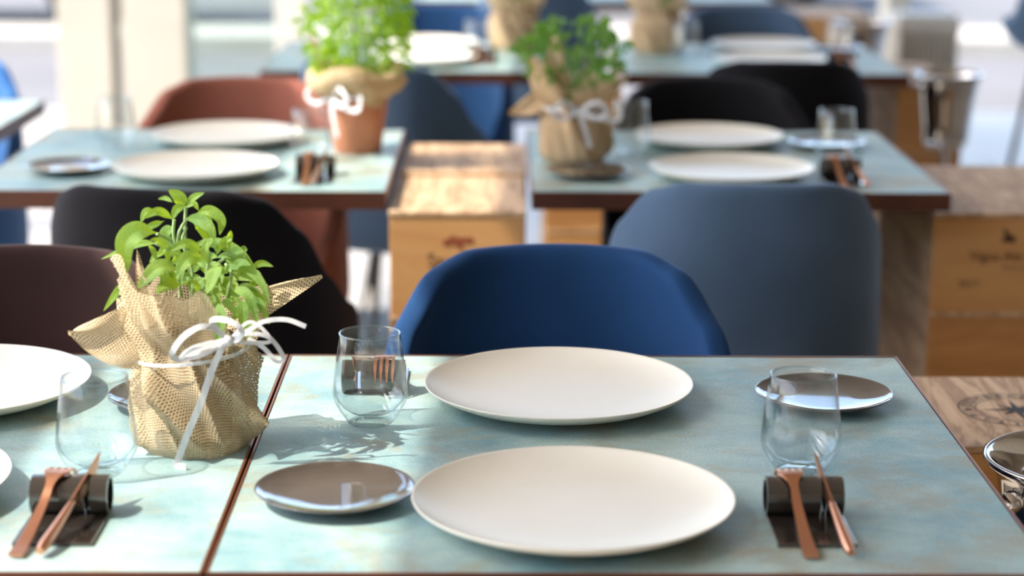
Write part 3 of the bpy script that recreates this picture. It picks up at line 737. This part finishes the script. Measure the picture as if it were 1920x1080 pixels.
# stems and leaves; coordinates read in the plant's own plane
def cp(x, y, d): return hp(120+x/3.856, 368+y/3.856, d)
stm = MB()
for pp in ([(800, 780, .0), (790, 600, 0), (775, 430, 0), (765, 330, 0), (775, 240, 0)], [(880, 780, .005), (870, 560, .005), (850, 400, .0), (850, 270, 0), (860, 150, 0)],
           [(900, 780, -.01), (900, 600, -.01), (840, 400, -.01), (870, 300, -.01)], [(1010, 780, -.02), (1020, 640, -.025), (1040, 560, -.03), (1045, 480, -.03)],
           [(1030, 780, -.02), (1060, 640, -.025), (1110, 560, -.025)], [(780, 450, 0), (730, 380, 0), (660, 345, -.01)], [(780, 520, 0), (730, 450, -.01), (640, 410, -.01)],
           [(1150, 800, -.02), (1200, 640, -.03), (1150, 560, -.02)], [(960, 780, .01), (1050, 560, .01), (1150, 480, .01)], [(790, 430, 0), (820, 330, -.01), (870, 250, -.01)]):
    stm.tube(spline([cp(*q) for q in pp], 12), .0016, 7)
part('stems', stm, M['sage_stem'], sage)
lf = MB(); rndl = random.Random(3)
LV = [([(850, 155, 0), (820, 90, -.004), (748, 38, -.006)], 92), ([(770, 120, 0), (715, 88, .004), (658, 92, .006)], 34), ([(862, 152, 0), (920, 90, -.004), (1002, 58, -.008)], 52),
      ([(868, 148, -.006), (810, 175, -.012), (776, 255, -.016)], 62), ([(650, 200, .0), (590, 190, -.006), (548, 262, -.008)], 62), ([(775, 245, -.004), (680, 190, -.012), (578, 245, -.018)], 62),
      ([(700, 245, .004), (620, 280, 0), (540, 322, 0)], 48), ([(662, 342, -.01), (545, 335, -.022), (455, 440, -.03), (472, 630, -.034)], 165), ([(770, 285, .008), (700, 340, .01), (715, 535, .012)], 100),
      ([(850, 245, -.01), (960, 250, -.02), (1050, 310, -.026), (1092, 405, -.03)], 86), ([(915, 200, .004), (1010, 170, .006), (1100, 240, .004), (1090, 345, 0)], 84),
      ([(880, 215, .01), (960, 260, .012), (1010, 410, .014)], 120), ([(870, 225, .01), (980, 210, .01), (1035, 300, .012)], 60), ([(660, 410, -.006), (520, 420, -.008), (262, 525, -.012)], 56),
      ([(700, 470, .004), (640, 490, .0), (590, 540, 0)], 46), ([(1015, 495, -.03), (900, 430, -.038), (775, 490, -.042)], 68), ([(1040, 575, -.034), (1030, 480, -.040), (1050, 392, -.038)], 62),
      ([(840, 418, .004), (1050, 400, .0), (1230, 470, -.006), (1362, 612, -.012)], 84), ([(1065, 512, -.01), (1180, 500, -.02), (1300, 590, -.026)], 50),
      ([(1140, 580, -.02), (1300, 590, -.028), (1420, 700, -.036), (1482, 855, -.042)], 66), ([(835, 605, -.03), (700, 600, -.042), (553, 752, -.050)], 120), ([(1028, 525, -.036), (910, 540, -.046), (838, 670, -.052)], 112),
      ([(700, 610, -.006), (650, 580, 0), (598, 528, .004)], 84), ([(1110, 545, -.03), (1090, 640, -.042), (1045, 785, -.05)], 104), ([(1130, 655, -.02), (1270, 655, -.026), (1425, 680, -.03)], 50),
      ([(1190, 730, -.036), (1330, 790, -.048), (1415, 1000, -.056)], 76), ([(1280, 810, -.040), (1300, 900, -.052), (1305, 1060, -.058)], 88), ([(1350, 780, -.03), (1420, 860, -.04), (1478, 990, -.044)], 56),
      ([(480, 680, -.0), (380, 720, 0), (255, 885, -.004)], 62), ([(1110, 830, -.044), (1150, 960, -.060), (1120, 1165, -.064)], 96), ([(1330, 950, -.05), (1360, 1010, -.056), (1335, 1130, -.06)], 70),
      ([(820, 700, -.01), (740, 700, -.02), (660, 770, -.03)], 100), ([(900, 720, -.01), (960, 690, -.02), (1000, 760, -.03)], 90), ([(980, 700, .01), (1050, 700, 0), (1150, 780, -.01)], 100),
      ([(1240, 700, -.02), (1310, 720, -.03), (1400, 760, -.03)], 46), ([(1260, 790, -.02), (1350, 760, -.03), (1450, 850, -.034)], 80), ([(760, 610, .0), (840, 640, -.008), (960, 640, -.012)], 70),
      ([(740, 590, -.004), (770, 540, -.008), (830, 560, -.014)], 40), ([(1120, 650, .0), (1180, 720, -.006), (1160, 860, -.02)], 96), ([(960, 600, .02), (1020, 560, .02), (1120, 600, .02)], 90),
      ([(700, 700, .02), (780, 640, .02), (900, 680, .02)], 100), ([(1180, 560, .0), (1260, 540, 0), (1350, 600, 0)], 50), ([(430, 690, .01), (405, 760, .01), (408, 820, .01)], 34),
      ([(1210, 840, -.02), (1240, 900, -.03), (1200, 960, -.034)], 60), ([(1060, 760, -.03), (1080, 860, -.04), (1060, 960, -.05)], 60), ([(640, 500, .01), (680, 440, .01), (690, 400, .01)], 50),
      ([(830, 160, .01), (900, 120, .012), (935, 165, .012)], 44), ([(1000, 640, -.01), (1080, 620, -.01), (1120, 700, -.02)], 80), ([(880, 620, 0), (940, 560, .0), (1000, 590, .0)], 60)]
for i, (pp, w) in enumerate(LV):
    leaf(lf, [cp(*q) for q in pp], 1.0*w/3.856/1900, (rndl.uniform(-.35, .35), -1, rndl.uniform(.1, .9)), rndl.uniform(.15, .5), 14, .012, rndl.uniform(0, 6))
for i in range(46):
    x, y = rndl.uniform(640, 1330), rndl.uniform(470, 860); x = max(x, 640+(y-470)*.35); dx, dy = (x-900)/500+rndl.uniform(-.5, .5), rndl.uniform(-.9, .6); L_ = rndl.uniform(110, 200); dp = rndl.uniform(-.035, .025)
    q = math.hypot(dx, dy)+.01; dx, dy = dx/q*L_, dy/q*L_
    leaf(lf, [cp(x, y, dp), cp(x+dx*.5, y+dy*.5-18, dp-.004), cp(x+dx, y+dy+34, dp-.010)], rndl.uniform(42, 72)/3.856/1900, (rndl.uniform(-.5, .5), -1, rndl.uniform(-.1, .9)), .35, 12, .012, i)
fo = part('foliage', lf, M['sage'], sage); ss = fo.modifiers.new('s', 'SUBSURF'); ss.levels = 1; ss.render_levels = 1

def bush(n, L0, L1, rad, h0, h1, seed, wr=.5, droop=.3, sides=1.0):
    rnd = random.Random(seed); mb = MB()
    for i in range(n):
        a = rnd.uniform(0, 2*PI); q = rnd.random()**.5; z = h0+(h1-h0)*rnd.random(); k = math.sin(PI*min(1, .15+.85*(z-h0)/(h1-h0)*.9))**.5
        x, y = rad*q*k*math.cos(a), rad*q*k*math.sin(a); L_ = rnd.uniform(L0, L1)
        dx, dy, dz = math.cos(a)*rnd.uniform(.2, 1)*sides, math.sin(a)*rnd.uniform(.2, 1)*sides, rnd.uniform(-.4, .9)
        d_ = Vector((dx, dy, dz)).normalized()*L_
        p0 = Vector((x, y, z)); leaf(mb, [p0, p0+d_*.55+Vector((0, 0, L_*.12)), p0+d_+Vector((0, 0, -L_*droop))], L_*wr, (rnd.uniform(-1, 1), -1, rnd.uniform(-.3, 1)), .3, 5)
    return mb
def stems(n, rad, z0, z1, seed):
    rnd = random.Random(seed); mb = MB()
    for i in range(n):
        a = rnd.uniform(0, 2*PI); q = rad*rnd.random()
        mb.tube(spline([(.3*q*math.cos(a), .3*q*math.sin(a), z0), (.6*q*math.cos(a), .6*q*math.sin(a), (z0+z1)/2), (q*math.cos(a), q*math.sin(a), z1)], 4), .0012, 5)
    return mb
def small_bow(mb, R, z, sgn=1, s=1.0, a0=-PI/2):
    mb.strip([(R*math.cos(t*PI/24), R*math.sin(t*PI/24), z) for t in range(49)], .006, [(math.cos(t*PI/24), math.sin(t*PI/24), 0) for t in range(49)])
    c, s_ = math.cos(a0), math.sin(a0)
    def q(u, v, o): return (c*(R+o)-s_*u*s, s_*(R+o)+c*u*s, z+v*s)
    for pp in ([(0, 0, .004), (-.03, .018, .016), (-.05, .0, .018), (-.03, -.012, .014), (0, 0, .006)], [(0, 0, .004), (.03, .018, .016), (.05, .0, .018), (.03, -.012, .014), (0, 0, .006)],
               [(0, 0, .006), (.01, -.03, .012), (.02, -.065, .012)], [(0, 0, .006), (.03, -.01, .014), (.07, -.015, .012), (.075, .01, .01)]):
        mb.strip(spline([q(*k_) for k_ in pp], 16), .008, (c, s_, .3))
# terracotta pot of bright herbs, middle left table
t3 = thing('potted_herb', 'bright green herb in a terracotta pot with burlap collar, middle left table', 'potted plant', (-.022, 2.19, .75))
part('pot', MB().lathe([(0, 0), (.040, 0), (.044, .004), (.057, .10), (.0575, .118), (.053, .118), (.05, .10), (0, .10)], 48), M['terrapot'], t3)
mb = MB(); rows = []; uvs = []
for i, (r_, z_) in enumerate([(.058, .095), (.064, .112), (.078, .118), (.090, .134), (.088, .152), (.072, .160), (.060, .150)]):
    rows.append([((r_+.006*math.sin(5*a_*2*PI/72+i))*math.cos(a_*2*PI/72), (r_+.006*math.sin(5*a_*2*PI/72+i))*math.sin(a_*2*PI/72), z_+.008*math.sin(3*a_*2*PI/72+.6)) for a_ in range(73)])
    uvs.append([(a_*2*PI/72*.075, i*.016) for a_ in range(73)])
mb.grid(rows, uvs); flap(mb, (-.06, -.03, .14), (-.05, .0, .17), (-.085, -.01, .225), (0, -.01, 0)); part('burlap_collar', mb, M['burlap_far'], t3)
mb = MB(); small_bow(mb, .060, .108, s=1.1, a0=-PI/2-.75); part('raffia_bow', mb, M['raffia'], t3)
part('stems', stems(26, .06, .10, .27, 2), M['sage_stem'], t3)
part('foliage', bush(820, .012, .027, .098, .13, .34, 4, .42), M['herb'], t3)
# parsley, middle right table, standing on the saucer
t4 = thing('potted_parsley', 'parsley in a burlap wrapped pot standing behind a dark side plate', 'potted plant', (.377, 2.105, .75))
def tops4(a):
    d_ = math.degrees(a) % 360
    def g(c_, w):
        q = (d_-c_+180) % 360-180; return math.exp(-(q/w)**2)
    return .135+.065*g(160, 22)+.06*g(222, 20)+.035*g(330, 18)+.04*g(60, 20)
mb = wrap_mesh(.066, .16, .095, 23, .022, tops4, .008, 120, 36, 1.2)
flap(mb, (-.05, -.02, .09), (-.05, .01, .145), (-.118, -.01, .088), (0, -.01, 0)); flap(mb, (-.065, -.03, .125), (-.01, -.03, .14), (-.035, -.02, .235), (0, -.01, 0)); flap(mb, (.045, -.02, .10), (.05, .02, .14), (.10, 0, .155), (0, -.01, 0))
part('burlap_wrap', mb, M['burlap_far'], t4)
part('pot', MB().lathe([(0, .001), (.031, .001), (.046, .006), (.05, .11), (.046, .11), (.044, .10), (0, .10)], 48), M['pot'], t4)
mb = MB(); small_bow(mb, .060, .098, s=1.0, a0=-PI/2+.1); part('raffia_bow', mb, M['raffia'], t4)
part('stems', stems(18, .08, .10, .20, 5), M['sage_stem'], t4)
part('foliage', bush(190, .016, .034, .10, .14, .245, 6, .5), M['parsley'], t4)
# back row pots
def tops5(a): return .155+.03*math.sin(2*a+.4)+.012*math.sin(5*a)
for (lb, loc, sd) in (('tall burlap wrapped pot on the sunlit back left table', (.282, 3.97, .75), 31), ('burlap wrapped pot on the back right table beside a tumbler', (.668, 3.90, .75), 37)):
    t5 = thing('wrapped_pot', lb, 'potted plant', loc)
    part('burlap_wrap', wrap_mesh(.072, .17, .105, sd, .012, tops5, .009, 120, 30, 1.6), M['burlap_far'], t5)
    part('pot', MB().lathe([(0, .001), (.046, .001), (.054, .12), (.05, .12), (0, .11)], 40), M['pot'], t5)
    part('foliage', bush(140, .016, .03, .07, .14, .24, sd, .5), M['parsley'], t5)

# ------------------------------------------------------------ far things
rb = thing('ribbed_planter', 'beige ribbed box planter with a white top by the far right post', 'planter', (1.83, 5.95, 0), .05)
mb = MB(); nr = 11
for i in range(nr):
    x = -.105+.21*i/(nr-1); mb.box(x-.0065, x+.0065, -.012, .012, .02, .60, .004)
part('slats', mb, M['rib'], rb); part('box_body', MB().box(-.11, .11, .008, .22, 0, .62, .004), M['rib'], rb)
part('rim', MB().box(-.118, .118, -.016, .226, .60, .645, .01), M['rib'], rb); part('top_panel', MB().box(-.11, .11, -.005, .215, .645, .668, .006), M['white_paint'], rb)
def car(x, y, lb, mat='car'):
    r = thing('parked_car', lb, 'car', (x, y, -.12))
    prof = [(-2.1, .35), (-2.12, .62), (-1.95, .82), (-1.1, .92), (-.55, 1.38), (.8, 1.42), (1.55, .98), (2.05, .90), (2.15, .6), (2.1, .32)]
    mb = MB(); rows = []
    for yy, sx in ((-.86, .97), (-.80, 1), (.80, 1), (.86, .97)): rows.append([(a*sx, yy*(1 if b < .95 else .82), b) for a, b in prof])
    mb.grid(rows, closed=True, smooth=False, flip=True); n = len(prof)
    mb.add(rows[0], [tuple(range(n))], None, False); mb.add(rows[-1], [tuple(range(n))[::-1]], None, False)
    part('body', mb, M[mat], r)
    g_ = MB().add([(-1.0, -.80, .95), (.95, -.80, .98), (.70, -.72, 1.34), (-.52, -.72, 1.32)], [(0, 1, 2, 3)], None, False); o_ = part('side_window', g_, M['carglass'], r); so = o_.modifiers.new('t', 'SOLIDIFY'); so.thickness = .02
    for wx in (-1.3, 1.35):
        for wy in (-.80, .80):
            w_ = MB().lathe([(0, -.1), (.20, -.1), (.31, -.09), (.33, 0), (.31, .09), (.2, .1), (0, .1)], 32).xf(Matrix.Translation((wx, wy, .33)) @ Matrix.Rotation(PI/2, 4, 'X'))
            wo = part('wheel', w_, M['tyre'], r)
            hb = MB().lathe([(0, -.115), (.12, -.115), (.19, -.105), (.2, -.09)], 24).xf(Matrix.Translation((wx, wy, .33)) @ Matrix.Rotation(PI/2 if wy > 0 else -PI/2, 4, 'X')); part('hub_cap', hb, M['steel'], wo)
    return r
car(-4.0, 13.8, 'dark parked car seen through the posts at the top left corner')
car(1.2, 15.6, 'dark car on the street beyond the window panel')
